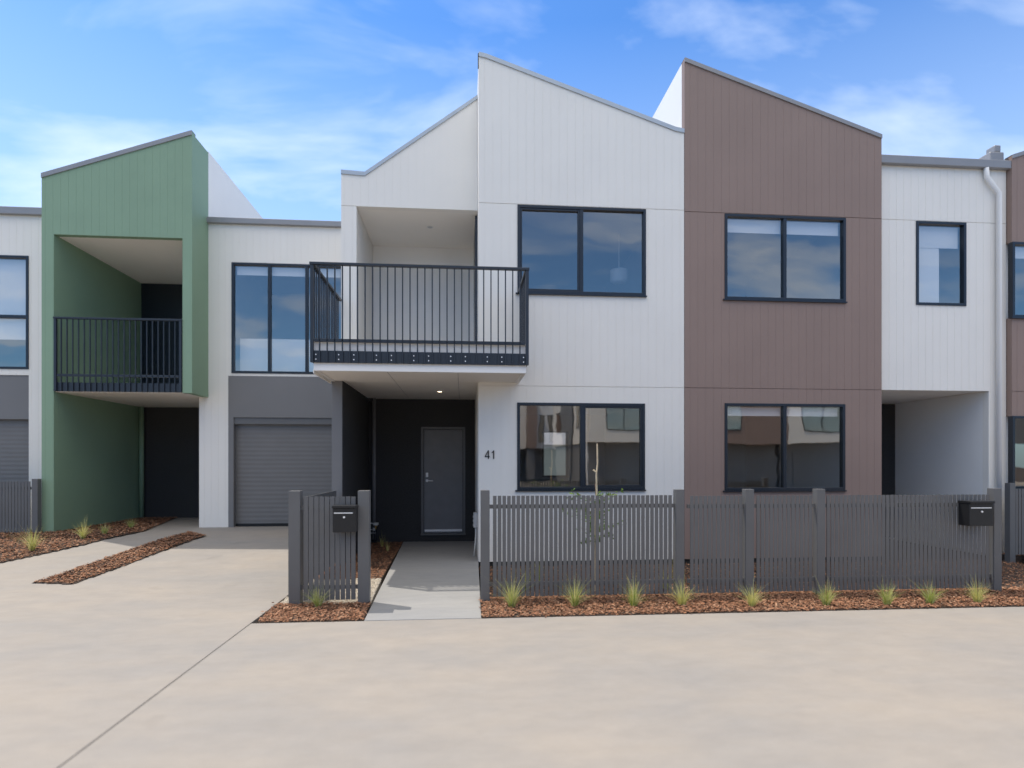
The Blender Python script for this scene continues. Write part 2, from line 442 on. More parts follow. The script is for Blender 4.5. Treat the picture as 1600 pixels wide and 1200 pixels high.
# mulch: soil base sheets plus loose chips
def inside(poly, x, y):
    c = False; n = len(poly)
    for i in range(n):
        (x1, y1), (x2, y2) = poly[i], poly[i - 1]
        if (y1 > y) != (y2 > y) and x < (x2 - x1) * (y - y1) / (y2 - y1) + x1: c = not c
    return c
def bed(poly, zf, dens, m='mulch', base='soil', name='mulch', size=.020, label=None, drape=0):
    b = MB()
    if drape:
        X0, Y0 = min(p[0] for p in poly), min(p[1] for p in poly); nx = int((max(p[0] for p in poly) - X0) / drape) + 1; ny = int((max(p[1] for p in poly) - Y0) / drape) + 1
        for i in range(nx):
            for j in range(ny):
                xx, yy = X0 + i * drape, Y0 + j * drape
                if inside(poly, xx + drape / 2, yy + drape / 2):
                    b.quad(*[(u, v, zf(u, v)) for u, v in ((xx, yy), (xx + drape, yy), (xx + drape, yy + drape), (xx, yy + drape))])
    else: b.slab(poly, lambda x, y: zf(x, y) - .15, lambda x, y: zf(x, y))
    b.build('garden_bed', base)['kind'] = 'structure'
    xs = [p[0] for p in poly]; ys = [p[1] for p in poly]
    area = 0
    for i in range(len(poly)): area += poly[i - 1][0] * poly[i][1] - poly[i][0] * poly[i - 1][1]
    n = int(abs(area) / 2 * dens); mb = MB(); k = 0
    while k < n:
        x, y = random.uniform(min(xs), max(xs)), random.uniform(min(ys), max(ys))
        if not inside(poly, x, y): continue
        k += 1
        if random.random() < .05 and zf is not None and size >= .018 and m == 'mulch': x += random.gauss(0, .035); y += random.gauss(0, .035)
        z = zf(x, y) + random.uniform(.002, .022)
        if m == 'gravel':
            s = random.uniform(.3, 1) * size; d = [Vector((random.uniform(.6, 1) * s * math.cos(a), random.uniform(.6, 1) * s * math.sin(a), 0)) for a in (0, 1.57, 3.14, 4.71)]
            c = Vector((x, y, z)); t = c + Vector((0, 0, s * .7)); n0 = len(mb.v)
            mb.v += [tuple(c + q) for q in d] + [tuple(t)]
            for i in range(4): mb.f.append((n0 + i, n0 + (i + 1) % 4, n0 + 4))
        else:
            l = random.uniform(.4, 1.4) * size; w = l * random.uniform(.25, .6); a = random.uniform(0, 6.28)
            u = Vector((math.cos(a), math.sin(a), random.uniform(-.5, .5))).normalized(); v = u.cross(Vector((random.uniform(-.5, .5), random.uniform(-.5, .5), 1))).normalized()
            c = Vector((x, y, z)); up = u.cross(v).normalized() * random.uniform(.1, .35) * w
            if up.z < 0: up = -up
            n0 = len(mb.v)
            mb.v += [tuple(c - u * l), tuple(c - v * w), tuple(c + u * l * random.uniform(.6, 1)), tuple(c + v * w), tuple(c + up)]
            for q in ((0, 1, 4), (1, 2, 4), (2, 3, 4), (3, 0, 4)): mb.f.append(tuple(n0 + i for i in q))
    o = mb.build(name, m, recalc=False); o['kind'] = 'stuff'
    if label: o['label'] = label
    return o
flat = lambda h: (lambda x, y: h)
rf_ = lambda h: (lambda x, y: ramp(y) + h)
FY = 6.6                                              # fence line
YR = Yf - .003
bed([(.19, YR), (9.1, YR), (9.1, FY + .12), (.19, FY + .12)], flat(.006), 4200, label='brown bark mulch strip in front of the long grey fence')
bed([(-2.0, YR), (-.99, YR), (-1.03, FY + .02), (-2.05, FY + .02)], flat(.006), 4200, label='brown bark mulch in front of the letterbox fence')
bed([(.25, FY + .13), (9.1, FY + .13), (9.1, 9.29), (.25, 9.29)], flat(-.08), 800, label='brown bark mulch in the front gardens behind the fence')
bed([(-2.05, FY + .03), (-1.04, FY + .03), (-1.11, 8.05), (-2.05, 8.05)], flat(-.02), 5200, 'gravel', 'concrete', 'gravel', .016, label='pale gravel between the letterbox fence and the path')
bed([(-2.05, 8.06), (-1.11, 8.06), (-1.2, 11.78), (-1.86, 11.78), (-1.86, 9.28), (-2.05, 9.28)], flat(-.015), 2200, label='dark bark mulch beside the porch path')
ms = [GR(50, 912), GR(112, 914), GR(322, 838), GR(296, 832)]
bed([ms[0], ms[1], ms[2], ms[3]], rf_(.012), 2600, size=.022, drape=.04, label='narrow brown mulch strip between the driveway and the side path')
ml = [(-12, 9.6), GR(-60, 893), GR(60, 868), GR(130, 852), GR(225, 831), (-6.6, 14.1), (-7.4, 14.1), (-7.4, 11.5), (-12, 11.5)]
ml = [p for p in ml]
bed(ml, rf_(.012), 1500, size=.024, drape=.05, label='brown mulch bed at the foot of the green house')
bed([(9.12, 9.02), (14, 9.02), (14, 9.28), (9.12, 9.28)], flat(.01), 900, label='brown mulch at the foot of the far right house')

# ================================================================== WHITE HOUSE 41
H = thing('townhouse', (0.2, 9.3, 0), 'white two-storey townhouse number 41 with black porch and railed balcony', 'house')
XA, XB = .243, 3.597; YF = 9.3; YL = 10.0; YB = 11.8; XL0 = -2.04
def pr(pts, Y): return [XZ(px, py, Y) for px, py in pts]
profR = pr([(748, 83), (760, 86), (1055, 200), (1069, 203)], YF); profR[0] = (XA, profR[0][1]); profR[-1] = (XB, profR[-1][1])
wU = (PX(808.5, YF), PX(1009, YF), PZ(461.5, 2.4, YF), PZ(320, PX(809, YF), YF))
wL = (PX(808, YF), PX(1007.5, YF), PZ(765, 2.4, YF), PZ(629, PX(809, YF), YF))
J1, J2 = wU[3] + .012, PZ(603, PX(815, YF), YF)
mb = facade(MB(), XA, XB, -.005, profR, YF, holes=[wU, wL], joints=[J2, J1])
mb.build('front_wall', 'white', H, recalc=False)
flashing(profR, YF, YF + .14, H)
MB().box(XA, XB, YF + .02, YF + .12, -.2, -.006).build('footing', 'plinth', H)
mU = PX(908.5, YF); mL = PX(909.5, YF)
window(H, *wU, YF, mull=[mU], sash=(wU[0] + .045, mU - .028), label='upper two-pane window of number 41')
window(H, *wL, YF, mull=[mL], sash=(mL + .028, wL[1] - .045), label='lower two-pane window of number 41')
room(H, XA + .16, XB - .16, YF + .14, YF + 4.6, 2.95, 5.85)
hx0, hx1 = PX(847, 13.9), PX(888, 13.9)
room(H, XA + .16, XB - .16, YF + .14, 13.93, -.02, 2.75, hole=(hx0, hx1, PZ(746, hx0, 13.9), PZ(674, hx0, 13.9)))
# black frame of the rear window seen through the room
fr = MB(); a0, a1 = PZ(746, hx0, 13.9), PZ(674, hx0, 13.9)
fr.box(hx0, hx0 + .04, 13.86, 13.89, a0, a1).box(hx1 - .07, hx1, 13.86, 13.89, a0, a1).box(hx0 + .04, hx1 - .04, 13.86, 13.89, a0, a0 + .05).box(hx0 + .04, hx1 - .04, 13.86, 13.89, a1 - .03, a1)
fr.build('rear_window', 'ink', H)
# ceiling lamp in the upper room
lx, lz = XZ(967, 431, 10.6)
MB().tube([(lx, 10.6, 5.80), (lx, 10.6, lz + .14)], .01, 8).tube([(lx, 10.6, lz + .14), (lx, 10.6, lz + .1), (lx, 10.6, lz - .1), (lx, 10.6, lz - .14)], [.04, .16, .16, .10], 24).build('indoor_lamp', 'blind', H, smooth=True)
solid_shell(H, XA, XB, YF + .121, 16, -.1, [(x, z - .001) for x, z in profR], m='white', walls='LR')
# upper left volume with the balcony recess
profL = pr([(540, 267), (570, 270), (746, 150)], YL); profL[0] = (XL0, profL[0][1]); profL[-1] = (XA - .002, profL[-1][1])
xo = PX(557, YL); zc_ = PZ(322, xo, YL)
facade(MB(), XL0, XA - .002, 2.86, profL, YL, holes=[(xo, XA, 2.85, zc_)], joints=[zc_], g0=.05).build('upper_wall', 'white', H, recalc=False)
flashing(profL, YL, YL + .14, H)
MB().box(XL0, xo, YL + .121, 16, 2.86, profL[1][1] - .02).build('side_wall', 'white', H)
solid_shell(H, XL0, XA - .002, YL + .122, 16, 6.0, [(x, z - .03) for x, z in profL], m='white', walls='')
facade(MB(), xo + .001, XA - .001, 3.0, [(xo + .001, zc_ + .1), (XA - .001, zc_ + .1)], YB, g0=.05).build('recess_wall', 'white2', H, recalc=False)
MB().box(xo + .001, XA - .001, YL + .121, YB - .001, zc_ + .0, zc_ + .06).build('recess_ceiling', 'lining', H)
MB().box(XA - .04, XA - .001, 10.15, 11.55, 3.06, 5.85).build('balcony_door', 'frame', H)
# balcony slab and soffit
YBf = 8.24; bx0, bx1 = PX(490, YBf), PX(822, YBf); zs0 = PZ(579, bx0, YBf); zs1 = PZ(533, bx0, YBf)
MB().box(bx0, bx1, YBf, YBf + .06, zs0, zs1).box(bx0, bx0 + .06, YBf + .061, YF - .002, zs0, zs1).box(bx1 - .06, bx1, YBf + .061, YF - .002, zs0, zs1).build('balcony_fascia', 'white2', H, bevel=.004)
MB().box(bx0 + .061, bx1 - .061, YBf + .061, YF - .002, zs0 + .012, zs0 + .3).box(XL0 + .001, XA - .001, YF - .001, YB + .1, zs0 + .011, 3.0).build('soffit', 'lining', H)
MB().box(bx0 + .07, bx1 - .07, YBf + .07, YF - .003, zs0 + .301, zs0 + .33).build('balcony_floor', 'garage', H)
MB().box(bx0 - .012, bx0 - .001, YBf + .02, YF + .02, zs0 - .035, zs0 + .02).build('edge_trim', 'lining', H)
MB().box(XA - .014, XA - .001, YF + .0, YF + .06, profL[-1][1] + .03, profR[0][1]).build('corner_flashing', 'frame', H)
railing(H, bx0 - .01, bx1 + .01, YBf - .045, PZ(567, bx0, YBf), PZ(409.5, bx0, YBf - .05), side=YF - YBf + .04, rail_z=PZ(535, bx0, YBf))
# the left railing run reaches on to the recessed wall
MB().box(bx0 - .04, bx0 + .02, YF + .01, YL - .002, PZ(409.5, bx0, YBf - .05) - .035, PZ(409.5, bx0, YBf - .05)).build('handrail', 'rail', H)
_src = MB().box(bx0 - .018, bx0 - .002, YF + .06, YF + .076, zs0 + .15, PZ(409.5, bx0, YBf - .05) - .036).build('baluster', 'rail', H)
for i in range(1, 6):
    o = _src.copy(); C.objects.link(o); o.parent = H; o.location.y = i * .1015
MB().box(XL0 + .02, XL0 + .2, YF + .02, YL - .002, 2.95, zs1 - .02).build('balcony_upstand', 'white2', H)
# porch
MB().box(XL0, -1.882, YF, 16, -.1, zs0 + .011).build('blade_wall', 'grey', H, bevel=.003)
facade(MB(), -1.881, XA - .001, -.02, [(-1.881, zs0 + .011), (XA - .001, zs0 + .011)], YB, holes=[(PX(658, YB), PX(727, YB), .13, PZ(667, -.8, YB))], groove=False).build('porch_wall', 'black', H, recalc=False)
bl = MB().box(-1.8815, -1.871, YF + .004, YB - .001, -.02, zs0 + .011); bl.build('porch_lining', 'black', H)
MB().box(XA - .011, XA - .001, YF + .06, YB - .001, 0.0, zs0 + .011).build('porch_lining', 'white', H)
MB().box(PX(669, YB) - .1, PX(669, YB) - .096, YB - .004, YB - .0005, PZ(665, -.8, YB), zs0).build('board_joint', 'ink', H)
dx0, dx1, dz0, dz1 = PX(658, YB), PX(727, YB), .13, PZ(667, -.8, YB)
MB().box(-1.88, XA - .002, YB + .13, YB + .18, -.02, 3.0).build('leak_backing', 'ink', H)  # unseen black backing, added to stop light leaking through the door gaps
d = MB().box(dx0 + .056, dx1 - .056, YB + .03, YB + .07, dz0 + .036, dz1 - .056).build('front_door', 'door', H, bevel=.002)
MB().box(dx0, dx0 + .05, YB - .012, YB + .1, dz0, dz1).box(dx1 - .05, dx1, YB - .012, YB + .1, dz0, dz1).box(dx0 + .05, dx1 - .05, YB - .012, YB + .1, dz1 - .05, dz1).box(dx0 - .01, dx1 + .01, YB - .03, YB + .1, dz0 - .005, dz0 + .03).build('door_frame', 'dframe', d, bevel=.003)
MB().box(dx0 + .065, dx1 - .065, YB + .018, YB + .029, dz0 + .065, dz0 + .108).build('kick_plate', 'steel', d, bevel=.002)
hx, hz = dx0 + .115, PZ(751, -.7, YB)
MB().tube([(hx, YB + .03, hz), (hx, YB + .018, hz)], .028, 20).tube([(hx, YB + .018, hz), (hx, YB - .02, hz), (hx + .02, YB - .03, hz), (hx + .12, YB - .03, hz - .004)], .009, 10).build('door_handle', 'steel', d, smooth=False)
MB().box(hx - .022, hx + .024, YB + .012, YB + .03, hz + .07, hz + .16).build('door_lock', 'steel', d, bevel=.004)
MB().tube([(PX(584.5, 11.72), 11.71, .06), (PX(584.5, 11.72), 11.71, zs0 + .01)], .036, 16).build('downpipe', 'door', H, smooth=True)
MB().box(-1.87, -1.77, 11.66, 11.79, zs0 - .04, zs0 + .009).build('pipe_cover', 'black', H)
MB().box(dx0 - .012, dx0 - .001, YB - .006, YB - .0005, dz0, dz1 + .012).box(dx1 + .001, dx1 + .012, YB - .006, YB - .0005, dz0, dz1 + .012).box(dx0 - .0005, dx1 + .0005, YB - .006, YB - .0005, dz1 + .001, dz1 + .012).build('door_seal_or_shade', 'ink', H)  # ink strips paint the shadow gap around the door frame
# garden tap on its riser
tx, tz = XZ(587, 822, 11.6)
tp = MB().tube([(tx + .01, 11.66, -.02), (tx + .01, 11.66, tz - .05), (tx + .01, 11.64, tz)], .011, 10).tube([(tx - .03, 11.66, -.02), (tx - .03, 11.66, tz - .07)], .009, 8).build('tap_riser', 'frame', H)
MB().tube([(tx + .01, 11.64, tz), (tx + .01, 11.54, tz), (tx + .01, 11.52, tz - .05)], .02, 12).build('tap_body', 'brass', tp, smooth=True)
MB().box(tx - .035, tx + .05, 11.52, 11.66, tz + .02, tz + .065).tube([(tx + .005, 11.60, tz + .045), (tx - .11, 11.60, tz + .06)], .010, 8).tube([(tx - .02, 11.55, tz - .03), (tx - .025, 11.54, tz - .085)], .022, 10).build('tap_handle', 'plastic', tp, bevel=.006)
MB().tube([(-1.87, 11.6, .27), (tx - .04, 11.62, .27)], .008, 8).tube([(-1.87, 11.6, .2), (tx, 11.62, .2)], .008, 8).build('water_pipe', 'gplastic', tp)
# conduit box on the inner side of the white wall
by = 9.75; bz0, bz1 = PZ(824, .2, by), PZ(801, .2, by)
cb = MB().box(XA - .075, XA - .012, by - .05, by + .07, bz0, bz1)
cb.box(XA - .085, XA - .076, by - .04, by + .02, bz0 + .02, bz0 + .06).box(XA - .085, XA - .076, by - .04, by + .02, bz0 + .09, bz0 + .13).box(XA - .085, XA - .076, by - .04, by + .02, bz0 + .16, bz0 + .2)
cb = cb.build('junction_box', 'gplastic', H, bevel=.006)
MB().tube([(XA - .035, by, bz0), (XA - .035, by, bz0 - .06), (XA - .045, by, bz0 - .25), (XA - .07, by - .02, .02)], .012, 10).build('cable', 'plastic', cb, smooth=True)
# lit and unlit downlights
def downlight(par, x, y, z, lit):
    o = MB().tube([(x, y, z), (x, y, z - .006)], .06, 24).build('downlight', 'plastic', par)
    MB().tube([(x, y, z - .0065), (x, y, z - .009)], .04, 20).build('lamp_disc', 'lamp' if lit else 'gplastic', o)
def on_plane_z(px, py, z):
    zc = (z - EYE) * F / (HY - py); t = YAW + math.atan((px - 800) / F)
    Y = zc / (math.cos(YAW) + math.tan(t) * math.sin(YAW)); return Y * math.tan(t), Y
x, y = on_plane_z(687, 611.5, zs0 + .011); downlight(H, x, y, zs0 + .011, True)
dl = bpy.data.lights.new('porch_downlight', 'SPOT'); dl.energy = 5; dl.color = (1, .82, .62); dl.spot_size = R(130); dl.spot_blend = .8; dl.shadow_soft_size = .04
do = bpy.data.objects.new('porch_downlight', dl); C.objects.link(do); do.location = (x, y, zs0 - .01)
x, y = on_plane_z(672, 354.5, zc_); downlight(H, x, y, zc_ - .001, False)
# soffit joints
for px in (613, 716):
    x, y = on_plane_z(px, 592, zs0); MB().box(x - .0025, x + .0025, YBf + .07, 11.7, zs0 + .0095, zs0 + .0115).build('soffit_joint', 'gutter', H)
# number
nx, nz = XZ(757.5, 717, YF)
def digits41(par, x, y, z, h):
    s_ = h; t = .125 * s_
    D = MB(); a, b = y, y + .010
    D.prism([(x + .36 * s_, z), (x + .36 * s_ + t, z), (x + .36 * s_ + t, z + s_), (x + .36 * s_, z + s_)], a, b)
    D.prism([(x, z + .22 * s_), (x + .36 * s_ - .001, z + .22 * s_), (x + .36 * s_ - .001, z + .32 * s_), (x, z + .32 * s_)], a, b)
    D.prism([(x + .36 * s_ + t + .001, z + .22 * s_), (x + .58 * s_, z + .22 * s_), (x + .58 * s_, z + .32 * s_), (x + .36 * s_ + t + .001, z + .32 * s_)], a, b)
    D.prism([(x, z + .321 * s_), (x + .12 * s_, z + .321 * s_), (x + .359 * s_, z + .82 * s_), (x + .359 * s_, z + s_)], a, b)
    u = x + .98 * s_
    D.prism([(u, z), (u + t, z), (u + t, z + s_), (u + .03 * s_, z + s_), (u, z + .95 * s_)], a, b)
    D.prism([(u - .001, z + .93 * s_), (u - .17 * s_, z + .78 * s_), (u - .17 * s_, z + .66 * s_), (u - .001, z + .80 * s_)], a, b)
    return D.build('house_number', 'ink', par)
tn = digits41(H, nx + .0, YF - .012, nz, .135); tn['label'] = 'black number 41 on white wall'

# ================================================================== BROWN HOUSE
XC = 7.015
B = thing('townhouse', (5.3, 9.3, 0), 'brown clad townhouse with sloping parapet right of number 41', 'house')
x0 = XB + .006
profB = pr([(1072, 92), (1378, 212)], YF); profB[0] = (x0, profB[0][1]); profB[-1] = (XC, profB[-1][1])
bU = (PX(1132, YF), PX(1321, YF), PZ(470, 5.4, YF), PZ(334, PX(1132, YF), YF))
bL = (PX(1132, YF), PX(1320, YF), PZ(766, 5.4, YF), PZ(630, PX(1132, YF), YF))
facade(MB(), x0, XC, -.005, profB, YF - .004, holes=[bU, bL], joints=[J2, bU[3] + .012], gd=.0018, gw=.004).build('front_wall', 'brown', B, recalc=False)
flashing(profB, YF - .004, YF + .14, B, m='gutter')
MB().box(x0, XC, YF + .02, YF + .11, -.2, -.006).build('footing', 'plinth', B)
mb_ = PX(1226, YF)
window(B, *bU, YF, mull=[mb_], blind=.27, label='upper window of the brown house')
window(B, *bL, YF, mull=[mb_], blind=.20, label='lower window of the brown house')
room(B, x0 + .16, XC - .16, YF + .14, YF + 4.4, 2.95, 5.95)
room(B, x0 + .16, XC - .16, YF + .14, YF + 4.4, -.02, 2.75)
solid_shell(B, x0, XC, YF + .12, 17, -.1, [(x, z - .001) for x, z in profB], m='white2')

# ================================================================== GREY-WHITE HOUSE ON THE RIGHT
G = thing('townhouse', (8.2, 9.4, 0), 'pale grey flat-roofed townhouse with recessed porch and one narrow window', 'house')
YG = 9.4; g0x = XC + .006; g1x = PX(1572, YG); gw_ = PX(1545, YG)
zt_g = PZ(250, 8, YG); profG = [(g0x, zt_g), (g1x, zt_g)]
gz = PZ(611, gw_, YG)
gU = (PX(1431, YG), PX(1509, YG), PZ(477, 7.9, YG), PZ(346, 7.9, YG))
facade(MB(), g0x, g1x, 0, profG, YG, holes=[gU, (g0x, gw_, -.01, gz)], joints=[gU[3] + .012], g0=.07).build('front_wall', 'white', G, recalc=False)
# eaves gutter instead of a plain cap
MB().box(g0x, g1x + .02, YG - .09, YG - .001, zt_g - .13, zt_g + .01).build('gutter', 'gutter', G, bevel=.01)
gwin = window(G, *gU, YG, blind=.42, sill=False)
MB().box(gU[0] + .06, gU[0] + .50, YG + .09, YG + .094, gU[2] + .05, gU[3] - .42).build('curtain', 'blind', gwin)
room(G, g0x + .2, g1x - .2, YG + .14, YG + 4, 3.0, 5.9)
MB().box(gw_, g1x, YG + .121, 12.5, 0, zt_g - .1).build('side_wall', 'white2', G)
MB().box(g0x + .001, gw_ - .001, YG + .121, 11.6, gz, gz + .1).build('soffit', 'lining', G)
MB().box(g0x + .001, gw_ - .001, 11.601, 11.7, 0, gz).build('porch_wall', 'black', G)
MB().box(g0x, g1x, YG + .13, 16, zt_g - .3, zt_g - .2).build('roof', 'roof', G)
px_ = PX(1556, YG)
rp = MB().tube([(PX(1536, YG), YG - .06, zt_g - .13), (PX(1537, YG), YG - .06, zt_g - .28), (px_, YG - .06, zt_g - .55), (px_, YG - .06, .03)], .04, 14).build('downpipe', 'white2', G, smooth=True)
MB().box(px_ - .1, px_ + .16, YG + .0, YG + .25, zt_g + .012, zt_g + .2).box(px_ + .0, px_ + .12, YG + .02, YG + .2, zt_g + .2, zt_g + .33).build('parapet_end', 'gutter', G, bevel=.02)
MB().prism([(PX(1500, 11), zt_g - .25), (g1x, zt_g - .25), (g1x, zt_g + .35), (PX(1500, 11), zt_g + .1)], 11, 11.1).build('roof_upstand', 'white2', G)
# far right brown house
B2 = thing('townhouse', (11, 9.3, 0), 'brown clad townhouse cut off by the right edge of the view', 'house')
r0 = g1x + .01; profB2 = [(r0, PZ(243, r0, YF)), (r0 + 4, PZ(243, r0, YF) + 1.35)]
rU = (PX(1581, YF), r0 + 2.2, PZ(496, r0, YF), PZ(378, r0, YF)); rL = (PX(1581, YF), r0 + 2.2, PZ(764, r0, YF), PZ(650, r0, YF))
facade(MB(), r0, r0 + 4, -.005, profB2, YF, holes=[rU, rL], joints=[J2]).build('front_wall', 'brown', B2, recalc=False)
flashing(profB2, YF, YF + .14, B2, m='gutter')
window(B2, *rU, YF, mull=[rU[0] + 1.08], blind=.25); window(B2, *rL, YF, mull=[rL[0] + 1.08])
room(B2, r0 + .1, r0 + 3.8, YF + .14, YF + 4, 2.95, 5.6); room(B2, r0 + .1, r0 + 3.8, YF + .14, YF + 4, 0, 2.7)
solid_shell(B2, r0, r0 + 4, YF + .125, 16, -.1, [(x, z - .001) for x, z in profB2], m='white2')

# ================================================================== GARAGE HOUSE LEFT OF 41
YC = 12.0
K = thing('townhouse', (-3.6, 12, .3), 'pale grey flat-roofed townhouse over a dark garage beside number 41', 'house')
k0, k1 = -5.19, XL0 - .02
zk = PZ(343, PX(340, YC), YC); xp = PX(357, YC); zg = PZ(587, xp, YC); zd = PZ(652, xp, YC)
kw = (PX(362, YC), PX(537, YC), PZ(583, PX(362, YC), YC), PZ(410, PX(362, YC), YC))
facade(MB(), k0, k1, .28, [(k0, zk), (k1, zk)], YC, holes=[kw, (xp, k1, .27, zg)], g0=.1).build('front_wall', 'white', K, recalc=False)
MB().box(k0, k1, YC - .08, YC - .001, zk - .09, zk + .02).build('gutter', 'gutter', K, bevel=.01)
window(K, *kw, YC, mull=[kw[0] + (kw[1] - kw[0]) / 3, kw[0] + 2 * (kw[1] - kw[0]) / 3], blind=.22, sill=False)
MB().box(kw[0] + .05, kw[1] - .05, YC + .3, YC + .31, kw[2] - .1, kw[2] + .75).build('curtain', 'blind', K)
room(K, k0 + .15, k1 - .05, YC + .14, YC + 3.6, zg - .1, zk - .4)
facade(MB(), xp, k1, .28, [(xp, zg - .002), (k1, zg - .002)], YC - .01, holes=[(xp + .10, k1, .27, zd)], groove=False).build('garage_surround', 'grey', K, recalc=False)
MB().box(xp + .1, k1, YC + .02, YC + .1, zd - .13, zd + .05).build('garage_header_shade', 'dframe', K)  # dark box standing in for the shade band under the garage surround
gd = MB(); n = 26; zz0, zz1 = .30, zd + .1
for i in range(n):
    a, b = zz0 + (zz1 - zz0) * i / n, zz0 + (zz1 - zz0) * (i + 1) / n
    gd.quad((xp + .1, YC + .12, a), (k1, YC + .12, a), (k1, YC + .117, (a + b) / 2), (xp + .1, YC + .117, (a + b) / 2))
    gd.quad((xp + .1, YC + .117, (a + b) / 2), (k1, YC + .117, (a + b) / 2), (k1, YC + .12, b), (xp + .1, YC + .12, b))
gd.build('garage_door', 'garage', K, recalc=False)
MB().box(xp + .11, k1, YC + .085, YC + .099, .301, .36).build('door_seal_or_shade', 'ink', K)
MB().box(k0, k1, YC + .13, 17, zk - .3, zk - .2).build('roof', 'roof', K)
MB().box(k0, k0 + .17, YC + .121, 14.3, .28, zk - .31).build('side_wall', 'white2', K)

# ================================================================== GREEN HOUSE
YV = 11.3
V = thing('townhouse', (-6.3, 11.3, .3), 'green clad townhouse with recessed balcony above an open entry', 'house')
v0, v1 = PX(65, YV), PX(300, YV); va, vb = PX(84, YV), PX(285, YV)
profV = [(v0, PZ(272, v0, YV)), (v1, PZ(205, v1, YV))]
vt = PZ(366, va, YV); vs = PZ(612, va, YV)
facade(MB(), v0, v1, .1, profV, YV, holes=[(va, vb, .09, vt), (vb, v1, .09, vs)], g0=.06, gd=.0018, gw=.004).build('front_wall', 'green', V, recalc=False)
flashing(profV, YV, YV + .14, V, m='gutter', h=.07)
MB().box(v1 - .12, v1, YV + .121, YC - .002, vs, profV[-1][1] - .03).build('side_wall', 'green', V)
MB().box(v1 - .12, v1 - .001, YC + .0, 19, vs, profV[-1][1] - .001).build('party_wall', 'white2', V)
MB().box(v0, va, YV + .121, 14.3, .1, profV[0][1] - .1).build('inner_wall', 'green', V)
MB().box(va + .001, v1 - .121, YV + .121, 14.26, vt, vt + .06).build('recess_ceiling', 'lining', V)
MB().box(va + .001, v1 - .121, YV + .05, 14.199, vs, vs + .15).build('balcony_slab', 'lining', V)
MB().box(va + .001, v1 - .001, 14.2, 14.3, .28, vs - .001).build('porch_wall', 'black', V)
MB().box(va + .001, v1 - .121, 14.2, 14.3, vs, vt - .001).build('balcony_door', 'frame', V)
MB().box(va + 1.0, v1 - .55, 14.16, 14.195, vs + .16, vt - .35).build('balcony_glazing', 'glass', V)
MB().tube([(va + .07, 14.08, .3), (va + .07, 14.08, vs)], .05, 14).build('downpipe', 'green', V, smooth=True)
railing(V, va + .03, vb - .03, YV + .0, vs + .01, PZ(495, va, YV), rail_z=vs + .28, bolts=False)
solid_shell(V, v0 + .001, v1 - .1, YV + .13, 19, 6.2, [(x, z - .03) for x, z in profV], walls='')

# ================================================================== FAR LEFT HOUSE
W = thing('townhouse', (-10, 12, .3), 'pale grey townhouse with dark garage cut off by the left edge', 'house')
w1 = v0 - .02; w0 = w1 - 4.2; zw = PZ(327, PX(30, YC), YC); we = PX(45, YC)
ww = (we - 2.1, we, PZ(577, we, YC), PZ(400, we, YC)); wd = PX(62, YC)
facade(MB(), w0, w1, .1, [(w0, zw), (w1, zw)], YC, holes=[ww, (we - 3.2, we, .09, PZ(583, we, YC) - .04)], g0=.1).build('front_wall', 'white', W, recalc=False)
MB().box(w0, w1, YC - .08, YC - .001, zw - .12, zw + .02).build('gutter', 'gutter', W, bevel=.01)
window(W, *ww, YC, mull=[ww[0] + 1.05], transom=[PZ(495, we, YC)], blind=1.6, sill=False)
room(W, w0 + .1, w1 - .1, YC + .14, YC + 3, 3.2, zw - .3)
zgw = PZ(655, we, YC)
MB().box(we - 3.2, we - .001, YC + .02, YC + .12, zgw, PZ(583, we, YC) - .041).build('garage_surround', 'grey', W)
gd = MB(); n = 26; zz0, zz1 = .25, zgw
for i in range(n):
    a, b = zz0 + (zz1 - zz0) * i / n, zz0 + (zz1 - zz0) * (i + 1) / n
    gd.quad((we - 3.2, YC + .12, a), (we, YC + .12, a), (we, YC + .117, (a + b) / 2), (we - 3.2, YC + .117, (a + b) / 2))
    gd.quad((we - 3.2, YC + .117, (a + b) / 2), (we, YC + .117, (a + b) / 2), (we, YC + .12, b), (we - 3.2, YC + .12, b))
gd.build('garage_door', 'garage', W, recalc=False)
MB().box(w0, w1, YC + .13, 17, zw - .3, zw - .2).build('roof', 'roof', W)

# ================================================================== FENCES
def fence(label, x0, x1, y, posts, ztop_, zpost, zbot=.05, pitch=.0535, sw=.0405, pw=.1, ground=0.0):
    f = thing('slat_fence', ((x0 + x1) / 2, y, ground), label, 'fence', 'grey vertical slat fences in front of the houses')
    for p in posts:
        MB().box(p - pw / 2, p + pw / 2, y - .03, y + pw - .03, ground - .15, zpost).build('post', 'fence', f, bevel=.004)
    ps = sorted(posts); spans = []
    if not ps: spans = [(x0, x1)]
    else:
        edges = [x0] + ps + [x1]
        for a, b in zip(ps, ps[1:]): spans.append((a + pw / 2, b - pw / 2))
        if x0 < ps[0] - .2: spans.append((x0, ps[0] - pw / 2))
        if x1 > ps[-1] + .2: spans.append((ps[-1] + pw / 2, x1))
    for a, b in spans:
        m_ = MB(); n = int((b - a - .03) / pitch); off = (b - a - (n - 1) * pitch - sw) / 2
        for i in range(n):
            X = a + off + i * pitch; dz = random.uniform(-.0015, .0015)
            m_.box(X, X + sw, y + .0, y + .009, ground + zbot + dz, ztop_ + dz)
        m_.build('slat_panel', 'fence', f)
        for z in (ground + .165, ztop_ - .145): 
            MB().box(a - .001, b + .001, y + .0145, y + .04, z, z + .045).build('fence_rail', 'fence', f)
    return f
FT, FP = 1.19, 1.255
fence('short grey slat fence with the letterbox left of the path', -1.9, -1.1, FY, [PX(461, FY), PX(568.5, FY)], FT, FP, pitch=.057, sw=.048, pw=.122)
fence('grey slat fence in front of number 41', .2, 2.5, FY, [PX(758, FY), PX(1061.5, FY)], FT, FP)
